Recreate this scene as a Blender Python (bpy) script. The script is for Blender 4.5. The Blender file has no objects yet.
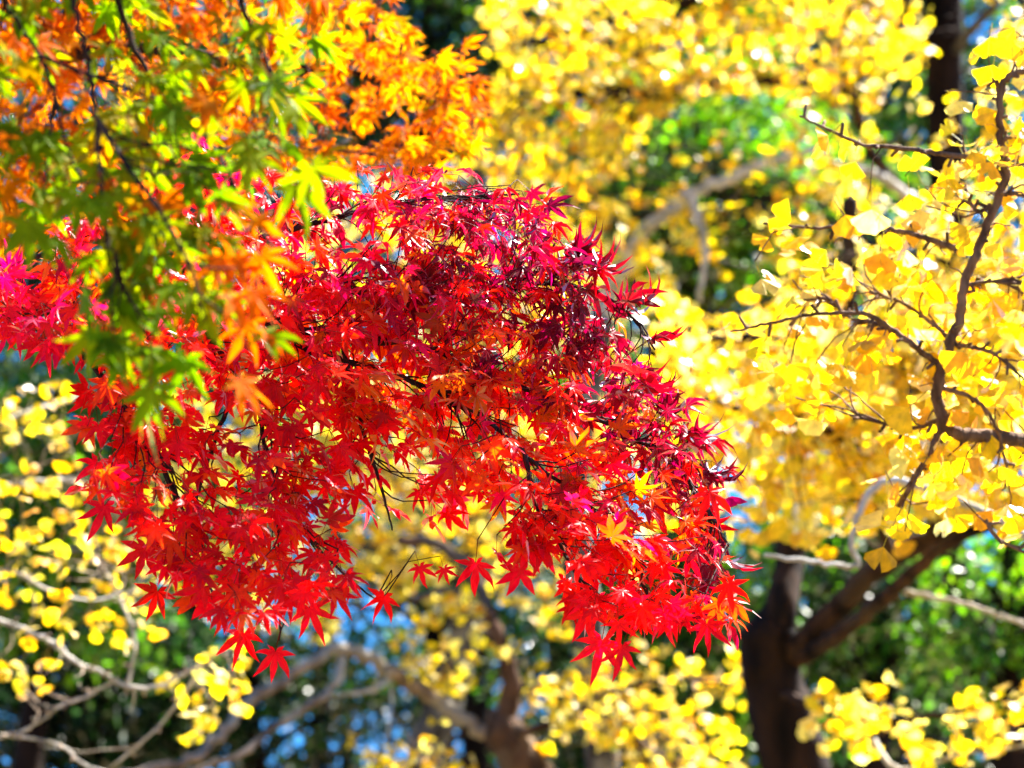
import bpy, math
import numpy as np
from mathutils import Vector

# ------------------------------------------------------------------ camera, world, sun, exposure
SC = bpy.context.scene
COL = SC.collection
RNG = np.random.default_rng(11)
CAM = np.array([0.0, 0.0, 1.6]); PITCH = math.radians(11.0); LENS = 85.0
FPX = LENS / 36.0 * 1024.0
cam = bpy.data.cameras.new('camera'); camo = bpy.data.objects.new('camera', cam); COL.objects.link(camo)
camo.location = CAM; camo.rotation_euler = (math.radians(90) + PITCH, 0, 0)
cam.lens = LENS; cam.sensor_width = 36.0; cam.clip_start = 0.05; cam.clip_end = 2000
cam.dof.use_dof = True; cam.dof.focus_distance = 2.9; cam.dof.aperture_fstop = 5.4
SC.camera = camo

SUN = np.array([0.50, 0.40, 0.77]); SUN /= np.linalg.norm(SUN)
w = bpy.data.worlds.new('World'); SC.world = w; w.use_nodes = True
nt = w.node_tree; bg = nt.nodes['Background']
sky = nt.nodes.new('ShaderNodeTexSky'); sky.sky_type = 'NISHITA'; sky.sun_disc = False
sky.sun_elevation = math.asin(SUN[2]); sky.sun_rotation = math.atan2(SUN[0], SUN[1])
sky.air_density = 1.0; sky.dust_density = 0.0; sky.ozone_density = 4.0
tcw = nt.nodes.new('ShaderNodeTexCoord'); vad = nt.nodes.new('ShaderNodeVectorMath'); vad.operation = 'ADD'; vad.inputs[1].default_value = (0, 0, .3)
vno = nt.nodes.new('ShaderNodeVectorMath'); vno.operation = 'NORMALIZE'    # lookup raised: the higher sky's deep blue reaches low
nt.links.new(tcw.outputs['Generated'], vad.inputs[0]); nt.links.new(vad.outputs[0], vno.inputs[0]); nt.links.new(vno.outputs[0], sky.inputs[0])
hs = nt.nodes.new('ShaderNodeHueSaturation'); hs.inputs['Saturation'].default_value = 1.35
nt.links.new(sky.outputs[0], hs.inputs['Color']); nt.links.new(hs.outputs[0], bg.inputs[0])
bg.inputs[1].default_value = 0.055
sl = bpy.data.lights.new('sun', 'SUN'); slo = bpy.data.objects.new('sun', sl); COL.objects.link(slo)
sl.energy = 5.0; sl.angle = math.radians(0.53); sl.color = (1.0, 0.95, 0.86)
slo.rotation_euler = Vector(SUN).to_track_quat('Z', 'Y').to_euler(); slo.location = (6, 0, 12)
SC.view_settings.view_transform = 'Standard'; SC.view_settings.look = 'None'
SC.view_settings.exposure = 2.85; SC.view_settings.gamma = 1.0
SC.cycles.max_bounces = 10; SC.cycles.diffuse_bounces = 5; SC.cycles.transmission_bounces = 5
SC.cycles.use_denoising = True

# ------------------------------------------------------------------ small helpers
FWD = np.array([0, math.cos(PITCH), math.sin(PITCH)]); UP = np.array([0, -math.sin(PITCH), math.cos(PITCH)])
RIGHT = np.array([1.0, 0, 0])
def P(px, py, d):
    return CAM + d * (FWD + (px - 512) / FPX * RIGHT - (py - 384) / FPX * UP)
def pix(p):
    v = p - CAM; d = v @ FWD
    return 512 + (v @ RIGHT) / d * FPX, 384 - (v @ UP) / d * FPX, d
def norm(v):
    return v / (np.linalg.norm(v) + 1e-12)
def rv(s=1.0):
    return RNG.normal(0, s, 3)
def U(a, b):
    return RNG.uniform(a, b)
def sstep(a, b, x):
    t = min(1, max(0, (x - a) / (b - a))); return t * t * (3 - 2 * t)
def inside(poly, x, y):
    c = False; n = len(poly); j = n - 1
    for i in range(n):
        xi, yi = poly[i]; xj, yj = poly[j]
        if (yi > y) != (yj > y) and x < (xj - xi) * (y - yi) / (yj - yi) + xi: c = not c
        j = i
    return c
def scatter(poly, n, tries=5):
    """n points spread over an outline, each the best of a few tries"""
    xs = [p[0] for p in poly]; ys = [p[1] for p in poly]
    out = np.zeros((0, 2))
    while len(out) < n:
        best, bd = None, -1
        k = 0
        while k < tries:
            p = (U(min(xs), max(xs)), U(min(ys), max(ys)))
            if not inside(poly, *p): continue
            k += 1
            d = np.min(np.sum((out - p) ** 2, 1)) if len(out) else 1e9
            if d > bd: bd, best = d, p
        out = np.vstack([out, best])
    return out
def smooth(pts, sub=6):
    pts = [np.asarray(p, float) for p in pts]
    if len(pts) < 3:
        return np.array([pts[0] + (pts[-1] - pts[0]) * t for t in np.linspace(0, 1, sub + 1)])
    q = [2 * pts[0] - pts[1]] + pts + [2 * pts[-1] - pts[-2]]
    out = []
    for i in range(1, len(q) - 2):
        a, b, c, d = q[i - 1], q[i], q[i + 1], q[i + 2]
        for k in range(sub):
            t = k / sub
            out.append(.5 * (2 * b + (c - a) * t + (2 * a - 5 * b + 4 * c - d) * t * t + (3 * b - a - 3 * c + d) * t ** 3))
    out.append(q[-2]); return np.array(out)

# ------------------------------------------------------------------ materials
def leaf_mat(name, gloss=0.35, fres=1.0, transl=0.5, tsat=1.1):
    m = bpy.data.materials.new(name); m.use_nodes = True; n = m.node_tree.nodes; L = m.node_tree.links
    for x in list(n): n.remove(x)
    out = n.new('ShaderNodeOutputMaterial'); at = n.new('ShaderNodeAttribute'); at.attribute_name = 'tint'
    tc = n.new('ShaderNodeTexCoord'); no = n.new('ShaderNodeTexNoise'); no.inputs['Scale'].default_value = 70; no.inputs['Detail'].default_value = 3
    L.new(tc.outputs['Object'], no.inputs['Vector'])
    mr = n.new('ShaderNodeMapRange'); mr.inputs[1].default_value = .3; mr.inputs[2].default_value = .7
    mr.inputs[3].default_value = .72; mr.inputs[4].default_value = 1.18; L.new(no.outputs['Fac'], mr.inputs[0])
    hv = n.new('ShaderNodeHueSaturation'); L.new(at.outputs['Color'], hv.inputs['Color']); L.new(mr.outputs[0], hv.inputs['Value'])
    h2 = n.new('ShaderNodeHueSaturation'); L.new(hv.outputs[0], h2.inputs['Color']); h2.inputs['Saturation'].default_value = tsat; h2.inputs['Value'].default_value = 1.15
    df = n.new('ShaderNodeBsdfDiffuse'); L.new(hv.outputs[0], df.inputs['Color'])
    tr = n.new('ShaderNodeBsdfTranslucent'); L.new(h2.outputs[0], tr.inputs['Color'])
    bu = n.new('ShaderNodeBump'); bu.inputs['Strength'].default_value = .25; bu.inputs['Distance'].default_value = .002; L.new(no.outputs['Fac'], bu.inputs['Height'])
    mx = n.new('ShaderNodeMixShader'); mx.inputs[0].default_value = transl; L.new(df.outputs[0], mx.inputs[1]); L.new(tr.outputs[0], mx.inputs[2])
    gl = n.new('ShaderNodeBsdfGlossy'); gl.inputs['Roughness'].default_value = gloss; L.new(bu.outputs[0], gl.inputs['Normal'])
    fr = n.new('ShaderNodeFresnel'); fr.inputs['IOR'].default_value = 1.42; L.new(bu.outputs[0], fr.inputs['Normal'])
    mu = n.new('ShaderNodeMath'); mu.operation = 'MULTIPLY'; mu.inputs[1].default_value = fres; L.new(fr.outputs[0], mu.inputs[0])
    m2 = n.new('ShaderNodeMixShader'); L.new(mu.outputs[0], m2.inputs[0]); L.new(mx.outputs[0], m2.inputs[1]); L.new(gl.outputs[0], m2.inputs[2])
    L.new(m2.outputs[0], out.inputs[0]); return m
def bark_mat(name, c0, c1, scale=30, lichen=None):
    m = bpy.data.materials.new(name); m.use_nodes = True; n = m.node_tree.nodes; L = m.node_tree.links
    b = n['Principled BSDF']; b.inputs['Roughness'].default_value = .9; b.inputs['Specular IOR Level'].default_value = .12
    tc = n.new('ShaderNodeTexCoord'); mp = n.new('ShaderNodeMapping'); mp.inputs['Scale'].default_value = (1, 1, .3); L.new(tc.outputs['Object'], mp.inputs[0])
    no = n.new('ShaderNodeTexNoise'); no.inputs['Scale'].default_value = scale; no.inputs['Detail'].default_value = 6; L.new(mp.outputs[0], no.inputs['Vector'])
    cr = n.new('ShaderNodeValToRGB'); cr.color_ramp.elements[0].position = .4; cr.color_ramp.elements[1].position = .72
    cr.color_ramp.elements[0].color = (*c0, 1); cr.color_ramp.elements[1].color = (*c1, 1); L.new(no.outputs['Fac'], cr.inputs[0])
    src = cr.outputs[0]
    if lichen:
        n2 = n.new('ShaderNodeTexNoise'); n2.inputs['Scale'].default_value = scale * .35; n2.inputs['Detail'].default_value = 4; L.new(tc.outputs['Object'], n2.inputs['Vector'])
        c2 = n.new('ShaderNodeValToRGB'); c2.color_ramp.elements[0].position = .5; c2.color_ramp.elements[1].position = .6; L.new(n2.outputs['Fac'], c2.inputs[0])
        mi = n.new('ShaderNodeMixRGB'); L.new(c2.outputs[0], mi.inputs[0]); L.new(src, mi.inputs[1]); mi.inputs[2].default_value = (*lichen, 1); src = mi.outputs[0]
    L.new(src, b.inputs['Base Color'])
    bu = n.new('ShaderNodeBump'); bu.inputs['Strength'].default_value = .8; bu.inputs['Distance'].default_value = .01
    L.new(no.outputs['Fac'], bu.inputs['Height']); L.new(bu.outputs[0], b.inputs['Normal']); return m

M_MAPLE = leaf_mat('maple_leaf', .6, .05, .72, 1.08)
M_GINKGO = leaf_mat('ginkgo_leaf', .5, .45, .64, 1.08)
M_EVER = leaf_mat('evergreen_leaf', .35, .35, .55, 1.15)
M_RED = leaf_mat('red_maple_leaf', .42, .36, .68, 1.08)
B_MAPLE = bark_mat('maple_bark', (.018, .010, .011), (.06, .04, .042), 60)
B_TWIGD = bark_mat('dark_twig', (.018, .009, .008), (.05, .026, .022), 80)
B_GINKGO = bark_mat('ginkgo_bark', (.08, .045, .028), (.24, .145, .09), 60)
B_PALE = bark_mat('pale_bark', (.40, .37, .32), (.66, .62, .56), 35, (.33, .30, .22))
B_BROWN = bark_mat('brown_bark', (.008, .005, .004), (.085, .042, .022), 12, (.05, .032, .02))
B_DARK = bark_mat('dark_bark', (.003, .002, .002), (.032, .016, .010), 9)
B_TAN = bark_mat('tan_bark', (.12, .085, .06), (.38, .28, .2), 16, (.3, .26, .2))
B_WARM = bark_mat('warm_bark', (.04, .022, .014), (.2, .105, .06), 12, (.13, .09, .06))
B_GREY = bark_mat('grey_bark', (.04, .035, .032), (.13, .115, .10), 24, (.2, .19, .17))

# ------------------------------------------------------------------ leaf shapes (x across, y to the tip, z up; a petiole runs back from the origin)
def petiole(verts, faces, tt, length, bend, r):
    e = np.array([0, -math.cos(bend), math.sin(bend)]) * length
    b = len(verts)
    for base, rr in ((np.zeros(3), r * .8), (e, r)):
        for k in range(3):
            a = k * 2.094
            verts.append(base + np.array([math.cos(a) * rr, 0, math.sin(a) * rr])); tt.append(-1.0)
    for k in range(3):
        j = (k + 1) % 3; faces.append((b + k, b + j, b + 3 + j, b + 3 + k))
    return e
def maple_tpl(curl, fold, width, rng, pl=.75):
    lob = [(-128, .34), (-84, .66), (-41, .9), (0, 1.0), (41, .9), (84, .66), (128, .34)]
    lob = [(a + rng.normal(0, 4), l * rng.uniform(.9, 1.08)) for a, l in lob]
    v = [np.zeros(3)]; t = [0.0]; f = []
    def add(r, a, z=0.0, off=0.0):
        ca, sa = math.sin(math.radians(a)), math.cos(math.radians(a))
        x, y = r * ca + off * sa, r * sa - off * ca
        rr = math.hypot(x, y)
        if curl > .02:
            th = curl * rr; k = math.sin(th) / curl / max(rr, 1e-6); x *= k; y *= k; z -= (1 - math.cos(th)) / curl
        v.append(np.array([x, y, z])); t.append(min(1, rr)); return len(v) - 1
    notch = [add(.12, -155)]
    for i in range(6): notch.append(add(.27 * min(1, (lob[i][1] + lob[i + 1][1]) / 1.5), (lob[i][0] + lob[i + 1][0]) / 2, fold * .05))
    notch.append(add(.12, 155))
    for i, (a, l) in enumerate(lob):
        wd = width * (.35 + .65 * l); tw = rng.normal(0, .05); dz = rng.normal(0, .05) * l
        m1 = add(.48 * l, a, -fold * wd * .5 + dz * .4); m2 = add(.78 * l, a, -fold * wd * .2 + dz * .8)
        wl = add(.5 * l, a, fold * wd + tw + dz * .4, -wd); wr = add(.5 * l, a, fold * wd - tw + dz * .4, wd)
        ul = add(.78 * l, a, fold * wd * .5 + tw + dz * .8, -wd * .55); ur = add(.78 * l, a, fold * wd * .5 - tw + dz * .8, wd * .55)
        tp = add(1.06 * l, a + rng.normal(0, 3), dz)
        # off>0 is clockwise side (towards smaller angle is -): keep left neighbour = lower angle
        f += [(0, notch[i], wr, m1), (0, m1, wl, notch[i + 1]), (m1, wr, ur, m2), (m1, m2, ul, wl), (m2, ur, tp), (m2, tp, ul)] if False else \
             [(0, m1, wl, notch[i]), (0, notch[i + 1], wr, m1), (m1, m2, ul, wl), (m1, wr, ur, m2), (m2, tp, ul), (m2, ur, tp)]
    e = petiole(v, f, t, pl, rng.uniform(.1, 1.1), .016)
    return np.array(v), f, np.array(t), e
def ginkgo_tpl(rng, n=9, pl=.9, lo=False):
    v = [np.zeros(3)]; t = [0.0]; f = []; half = math.radians(rng.uniform(52, 78)); notch = rng.uniform(0, .42) if rng.random() < .6 else .05
    bowl = rng.normal(0, .25); ph = rng.uniform(0, 6); wv = rng.uniform(.03, .12)
    mid = []; out = []
    for k in range(n):
        s = -1 + 2 * k / (n - 1); a = s * half
        r = 1 - .12 * abs(s) + .04 * math.sin(ph + k * 2.3) - notch * math.exp(-(s / .13) ** 2)
        for q, lst in ((.55, mid), (1.0, out)):
            if lo and q < 1: continue
            rr = r * q; z = bowl * (rr * math.sin(a)) ** 2 * 1.2 - .12 * rr * rr + wv * math.sin(ph + s * 7) * q
            v.append(np.array([rr * math.sin(a), rr * math.cos(a), z])); t.append(q); lst.append(len(v) - 1)
    for k in range(n - 1):
        if lo: f.append((0, out[k + 1], out[k]))
        else: f += [(0, mid[k + 1], mid[k]), (mid[k], mid[k + 1], out[k + 1], out[k])]
    e = np.zeros(3)
    if pl: e = petiole(v, f, t, pl, rng.uniform(0, .9), .02)
    return np.array(v), f, np.array(t), e
def blade_tpl(rng):
    wd = rng.uniform(.22, .34); z = rng.normal(0, .12)
    v = [(0, 0, 0), (wd, .45, .1), (0, 1, z), (-wd, .45, .1), (0, .45, 0)]
    return np.array(v, float), [(0, 1, 4), (1, 2, 4), (4, 2, 3), (0, 4, 3)], np.array([0, .5, 1, .5, .5]), np.zeros(3)
TR = np.random.default_rng(5)
T_FLAT = [maple_tpl(TR.uniform(.1, .6), TR.uniform(.1, .6), TR.uniform(.105, .145), TR) for _ in range(14)]
T_DROOP = [maple_tpl(TR.uniform(.8, 1.7), TR.uniform(.5, 1.1), TR.uniform(.05, .085), TR) for _ in range(14)]
T_GIN = [ginkgo_tpl(TR, 11) for _ in range(10)]
T_GLO = [ginkgo_tpl(TR, 6, 0, True) for _ in range(8)]
T_BL = [blade_tpl(TR) for _ in range(5)]

class Mesh:
    """collects tubes and leaves; build() links them as one mesh object"""
    def __init__(s): s.tubes = []; s.leaves = {}
    def tube(s, pts, r0, r1, sides=5, wob=0.0, rad=None): s.tubes.append((np.asarray(pts, float), r0, r1, sides, wob, rad))
    def leaf(s, tpls, k, R, o, sc, c0, c1, cp): s.leaves.setdefault((id(tpls), k), (tpls[k], []))[1].append((R, o, sc, c0, c1, cp))
    def empty(s): return not s.tubes and not s.leaves
    def build(s, name, mats, parent, off):
        V, LI, LS, MI, TI = [], [], [], [], []; nv = 0; lmat = 1 if s.tubes and s.leaves else 0
        for pts, r0, r1, sides, wob, rad in s.tubes:
            n = len(pts); tg = np.gradient(pts, axis=0); tg /= np.linalg.norm(tg, axis=1)[:, None] + 1e-12
            u = norm(np.cross(tg[0], [.31, .17, .93])); ring = []
            for i in range(n):
                u = norm(u - (u @ tg[i]) * tg[i]); b = np.cross(tg[i], u)
                r = rad[i] if rad is not None else r0 + (r1 - r0) * (i / (n - 1)) ** .8
                a = np.arange(sides) * 2 * math.pi / sides
                rr = r * (1 + (RNG.normal(0, wob, sides) if wob else 0))
                ring.append(pts[i] + (np.cos(a) * rr)[:, None] * u + (np.sin(a) * rr)[:, None] * b)
            V.append(np.concatenate(ring)); V.append(pts[-1][None] + tg[-1] * r1)
            i0, k0 = np.meshgrid(np.arange(n - 1), np.arange(sides), indexing='ij'); k1 = (k0 + 1) % sides
            q = np.stack([i0 * sides + k0, i0 * sides + k1, (i0 + 1) * sides + k1, (i0 + 1) * sides + k0], -1).reshape(-1, 4) + nv
            LI.append(q.ravel()); LS.append(np.full(len(q), 4))
            tri = np.array([((n - 1) * sides + k, (n - 1) * sides + (k + 1) % sides, n * sides) for k in range(sides)]) + nv
            LI.append(tri.ravel()); LS.append(np.full(len(tri), 3)); MI.append(np.zeros(len(q) + len(tri), int))
            TI.append(np.full((n * sides + 1, 3), .1)); nv += n * sides + 1
        for (tv, tf, tt, e), inst in s.leaves.values():
            R = np.array([i[0] for i in inst]); o = np.array([i[1] for i in inst]); sc = np.array([i[2] for i in inst])
            c0 = np.array([i[3] for i in inst]); c1 = np.array([i[4] for i in inst]); cp = np.array([i[5] for i in inst])
            N, nvt = len(inst), len(tv)
            org = o - sc[:, None] * np.einsum('nij,j->ni', R, e)
            W = org[:, None, :] + sc[:, None, None] * np.einsum('nij,vj->nvi', R, tv)
            t = np.clip(tt, 0, 1)[None, :, None]
            C = c0[:, None, :] * (1 - t) + c1[:, None, :] * t
            C = np.where((tt < 0)[None, :, None], cp[:, None, :], C)
            V.append(W.reshape(-1, 3)); TI.append(C.reshape(-1, 3))
            fl = np.concatenate([np.array(f) for f in tf]); ls = np.array([len(f) for f in tf])
            LI.append((fl[None] + (np.arange(N) * nvt)[:, None] + nv).ravel()); LS.append(np.tile(ls, N)); MI.append(np.full(N * len(tf), lmat)); nv += N * nvt
        V = np.concatenate(V) - off; LI = np.concatenate(LI).astype(np.int32); LS = np.concatenate(LS).astype(np.int32); MI = np.concatenate(MI).astype(np.int32); TI = np.concatenate(TI)
        me = bpy.data.meshes.new(name); me.vertices.add(len(V)); me.vertices.foreach_set('co', V.ravel().astype(np.float32))
        me.loops.add(len(LI)); me.loops.foreach_set('vertex_index', LI)
        me.polygons.add(len(LS)); st = np.concatenate([[0], np.cumsum(LS)[:-1]]).astype(np.int32)
        me.polygons.foreach_set('loop_start', st); me.polygons.foreach_set('loop_total', LS); me.polygons.foreach_set('material_index', MI)
        me.polygons.foreach_set('use_smooth', (MI < (1 if s.tubes else 0)) if True else None)
        ca = me.attributes.new('tint', 'FLOAT_COLOR', 'POINT')
        ca.data.foreach_set('color', np.concatenate([np.clip(TI, 0, 1), np.ones((len(TI), 1))], 1).ravel().astype(np.float32))
        for m in mats: me.materials.append(m)
        me.update(); me.validate()
        o = bpy.data.objects.new(name, me); COL.objects.link(o)
        if parent is not None: o.parent = parent
        return o

def frame(tip, nrm):
    y = norm(tip); z = norm(nrm - (nrm @ y) * y); x = np.cross(y, z)
    return np.stack([x, y, z], 1)
def vary(c, s=.12):
    c = np.array(c, float); return np.clip(c * RNG.normal(1, s) * (1 + RNG.normal(0, s * .4, 3)), 0, 1)

class Tree:
    """an Empty at the foot of the trunk; trunk and limbs are parts, each limb carries its foliage and single leaves"""
    def __init__(s, name, label, cat, group, base, bark, leafm):
        s.root = bpy.data.objects.new(name, None); COL.objects.link(s.root); s.base = np.array([base[0], base[1], 0.0]); s.root.location = s.base
        s.root['label'] = label; s.root['category'] = cat; s.root['group'] = group
        s.bark = bark; s.leafm = leafm; s.limbs = []; s.twigb = bark
    def trunk(s, pts, r0, r1, sides=14, name='trunk', sub=6):
        m = Mesh(); p = smooth(pts, sub); m.tube(p, r0, r1, sides, .05); s.tr = m.build(name, [s.bark], s.root, s.base); s.tr_pts = p; return s.tr
    def limb(s, pts, r0, r1, sides=9, name='limb', parent=None, wob=.06, sub=8, jit=.25, bark=None):
        p = smooth(pts, sub); j = RNG.normal(0, jit, p.shape) * (r0 + r1) * .5; j[0] = 0; p = p + j
        m = Mesh(); m.tube(p, r0, r1, sides, wob); ob = m.build(name, [bark or s.bark], parent or s.root, s.base)
        s.limbs.append(dict(ob=ob, p=p, m=Mesh(), sub=parent is not None)); return s.limbs[-1]
    def near(s, T, back=2, only=None):
        best = None
        for i, l in enumerate(s.limbs):
            if only is not None and i not in only: continue
            d = np.linalg.norm(l['p'] - T, axis=1); k = int(np.argmin(d))
            if best is None or d[k] < best[0]: best = (d[k], l, k)
        d, l, k = best
        k = max(0, k - back - int(d / (np.linalg.norm(np.diff(l['p'], axis=0), axis=1).mean() + 1e-6) * .5)); return l, l['p'][k], norm(l['p'][min(k + 1, len(l['p']) - 1)] - l['p'][max(k - 1, 0)])
    def twig(s, T, r0, r1, sides=4, sag=.0, back=2):
        l, B, tg = s.near(T, back); L = np.linalg.norm(T - B)
        c = B + tg * L * .45 + np.array([0, 0, sag * L]) + rv(.05 * L)
        t = np.linspace(0, 1, 7)[:, None]; p = (1 - t) ** 2 * B + 2 * t * (1 - t) * c + t * t * T
        p[1:-1] += RNG.normal(0, .012 * L, (5, 3))
        l['m'].tube(p, r0, r1, sides); return l, p
    def finish(s):
        for l in s.limbs:
            if not l['m'].empty(): 
                ms = ([s.twigb] if l['m'].tubes else []) + ([s.leafm] if l['m'].leaves else [])
                l['m'].build('foliage', ms, l['ob'], s.base)

def setting(name, me, mat, kind='structure'):
    o = bpy.data.objects.new(name, me); COL.objects.link(o); me.materials.append(mat); o['kind'] = kind; return o

# ------------------------------------------------------------------ ground
gm = bpy.data.materials.new('forest_floor'); gm.use_nodes = True; n = gm.node_tree.nodes; L = gm.node_tree.links
no = n.new('ShaderNodeTexNoise'); no.inputs['Scale'].default_value = 900; no.inputs['Detail'].default_value = 8
cr = n.new('ShaderNodeValToRGB'); cr.color_ramp.elements[0].color = (.035, .03, .015, 1); cr.color_ramp.elements[1].color = (.22, .15, .04, 1)
L.new(no.outputs['Fac'], cr.inputs[0]); L.new(cr.outputs[0], n['Principled BSDF'].inputs['Base Color']); n['Principled BSDF'].inputs['Roughness'].default_value = .95
g = bpy.data.meshes.new('ground'); G = 48
gx = np.sign(np.linspace(-1, 1, G)) * np.abs(np.linspace(-1, 1, G)) ** 3 * 600
gv = [(x, y, 0.0) for y in gx for x in gx]
g.from_pydata(gv, [], [(j * G + i, j * G + i + 1, (j + 1) * G + i + 1, (j + 1) * G + i) for j in range(G - 1) for i in range(G - 1)])
setting('ground', g, gm)

# ================================================================== 1. scarlet maple in focus
GREEN_P = (.25, .03, .02)
t = Tree('maple_tree', 'scarlet maple whose sharp red and crimson spray of leaves fills the middle', 'maple tree', 'maple trees', (-1.75, 3.05), B_MAPLE, M_RED)
t.twigb = B_TWIGD
t.trunk([(-1.75, 3.05, 0), (-1.72, 3.04, .6), (-1.66, 3.0, 1.3), (-1.55, 2.98, 1.9), (-1.45, 2.95, 2.5), (-1.42, 2.9, 3.2)], .085, .035)
D = 2.9
def W(l, d0=None): return [P(x, y, d) for x, y, d in l]
A = t.limb([np.array([-1.58, 2.98, 1.75])] + W([(-300, 345, 2.95), (0, 312, 2.9), (130, 318, 2.9), (260, 327, 2.88), (350, 335, 2.9), (430, 352, 2.92), (520, 385, 2.95), (600, 420, 2.95), (680, 470, 2.93), (728, 545, 2.9)]), .0095, .0014, jit=.4)
LB = t.limb(W([(255, 327, 2.88), (300, 345, 2.88), (345, 360, 2.9), (420, 385, 2.9), (480, 415, 2.86), (525, 455, 2.82), (586, 503, 2.84), (635, 560, 2.85), (650, 620, 2.86)]), .0048, .0013, jit=.5)
LC = t.limb(W([(120, 318, 2.9), (180, 275, 2.95), (240, 245, 2.98), (330, 220, 3.0), (420, 200, 3.02), (520, 195, 3.05)]), .006, .0013)
LD = t.limb(W([(260, 327, 2.88), (330, 290, 2.92), (400, 300, 2.95), (470, 294, 3.0), (510, 287, 3.0), (570, 285, 3.0), (620, 305, 3.0), (655, 350, 2.98)]), .006, .0012)
LE = t.limb(W([(0, 312, 2.9), (70, 345, 2.85), (120, 400, 2.8), (165, 470, 2.8), (195, 550, 2.8), (225, 620, 2.8)]), .005, .0012)
LF = t.limb(W([(200, 322, 2.89), (236, 373, 2.84), (256, 407, 2.83), (266, 450, 2.82), (275, 500, 2.82), (280, 570, 2.82), (280, 640, 2.82)]), .0042, .0011)
LG = t.limb(W([(340, 336, 2.9), (352, 385, 2.88), (366, 440, 2.87), (385, 500, 2.86), (392, 530, 2.86)]), .0038, .001)
LH = t.limb(W([(525, 455, 2.82), (535, 500, 2.8), (560, 545, 2.79), (590, 600, 2.78), (606, 625, 2.78)]), .0035, .001)
LI_ = t.limb(W([(240, 385, 2.84), (222, 420, 2.83), (208, 460, 2.82), (196, 500, 2.82), (175, 560, 2.83)]), .0035, .001)
LJ = t.limb(W([(280, 510, 2.82), (310, 540, 2.82), (345, 575, 2.82), (380, 603, 2.82)]), .0028, .0009)
LK = t.limb(W([(-120, 330, 2.9), (-50, 280, 2.92), (20, 262, 2.93), (70, 240, 2.95), (140, 200, 2.96), (200, 185, 2.98)]), .006, .0012)

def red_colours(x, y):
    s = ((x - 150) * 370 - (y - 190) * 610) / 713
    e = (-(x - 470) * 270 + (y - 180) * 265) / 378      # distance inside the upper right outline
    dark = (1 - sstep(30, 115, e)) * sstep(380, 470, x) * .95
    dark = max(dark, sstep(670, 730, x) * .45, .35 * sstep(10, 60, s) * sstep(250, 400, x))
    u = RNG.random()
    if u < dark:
        c = [(.30, .005, .022), (.18, .005, .034), (.42, .006, .03), (.55, .016, .13), (.7, .010, .014)][RNG.choice(5, p=[.34, .3, .18, .05, .13])]  # maroon leaf tints, with some purple-magenta sheen mixed into the colour
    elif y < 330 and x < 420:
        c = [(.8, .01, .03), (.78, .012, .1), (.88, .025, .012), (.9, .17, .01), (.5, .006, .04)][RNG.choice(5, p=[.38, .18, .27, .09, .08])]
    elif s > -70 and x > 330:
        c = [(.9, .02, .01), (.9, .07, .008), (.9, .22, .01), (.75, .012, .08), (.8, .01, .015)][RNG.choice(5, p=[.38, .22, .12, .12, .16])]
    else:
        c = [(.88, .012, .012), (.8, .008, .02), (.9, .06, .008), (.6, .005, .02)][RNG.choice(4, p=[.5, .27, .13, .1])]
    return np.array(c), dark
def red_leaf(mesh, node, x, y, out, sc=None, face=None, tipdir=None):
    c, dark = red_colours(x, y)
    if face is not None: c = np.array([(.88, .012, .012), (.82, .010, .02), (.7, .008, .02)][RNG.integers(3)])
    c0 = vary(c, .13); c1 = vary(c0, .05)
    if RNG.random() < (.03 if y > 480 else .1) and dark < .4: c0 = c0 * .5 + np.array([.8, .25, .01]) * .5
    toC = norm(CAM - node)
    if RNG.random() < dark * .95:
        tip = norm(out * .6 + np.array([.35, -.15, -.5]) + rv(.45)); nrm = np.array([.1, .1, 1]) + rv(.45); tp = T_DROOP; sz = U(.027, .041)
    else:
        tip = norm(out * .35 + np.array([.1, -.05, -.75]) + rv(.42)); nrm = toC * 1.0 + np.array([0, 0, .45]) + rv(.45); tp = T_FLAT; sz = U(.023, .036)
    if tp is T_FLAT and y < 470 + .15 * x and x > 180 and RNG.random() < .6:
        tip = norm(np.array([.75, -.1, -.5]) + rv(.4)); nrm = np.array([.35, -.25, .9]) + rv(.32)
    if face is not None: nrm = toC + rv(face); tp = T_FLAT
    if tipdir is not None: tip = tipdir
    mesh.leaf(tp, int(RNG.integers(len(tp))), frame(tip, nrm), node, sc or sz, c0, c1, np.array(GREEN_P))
def red_spray(T, dens=1.0, nmax=5):
    l, p = t.twig(T, .0014, .0006, 4, .03)
    x, y, d = pix(T); out = norm(p[-1] - p[-2]); side = norm(np.cross(out, [0, 0, 1.0]))
    red_leaf(l['m'], p[-1], x, y, out)
    for k in [6, 5, 4, 3][:max(1, int(nmax * dens * U(.5, 1)) // 2 + 1)]:
        for sg in (-1, 1):
            if RNG.random() < .82: red_leaf(l['m'], p[k], x, y, norm(out * .4 + side * sg))
POLY = [(-40, 300), (50, 240), (95, 205), (140, 175), (215, 172), (330, 180), (385, 175), (470, 190), (520, 190), (535, 225), (580, 262), (565, 280), (610, 335), (612, 375), (670, 415), (712, 455), (718, 490), (700, 510), (722, 575), (722, 620), (690, 632), (640, 620), (600, 635), (570, 610), (560, 575), (545, 545), (510, 555), (490, 560), (520, 520), (500, 500), (470, 470), (430, 460), (395, 470), (360, 470), (345, 520), (345, 560), (375, 590), (330, 585), (290, 595), (275, 630), (240, 620), (220, 600), (170, 600), (160, 575), (140, 530), (105, 500), (90, 455), (90, 420), (110, 380), (70, 345), (-40, 330)]
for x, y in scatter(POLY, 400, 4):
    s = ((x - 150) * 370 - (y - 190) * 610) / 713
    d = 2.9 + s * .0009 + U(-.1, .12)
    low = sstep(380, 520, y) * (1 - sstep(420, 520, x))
    if RNG.random() > .05 * low: red_spray(P(x, y - 18, d), 1.0 - .25 * low)
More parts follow.
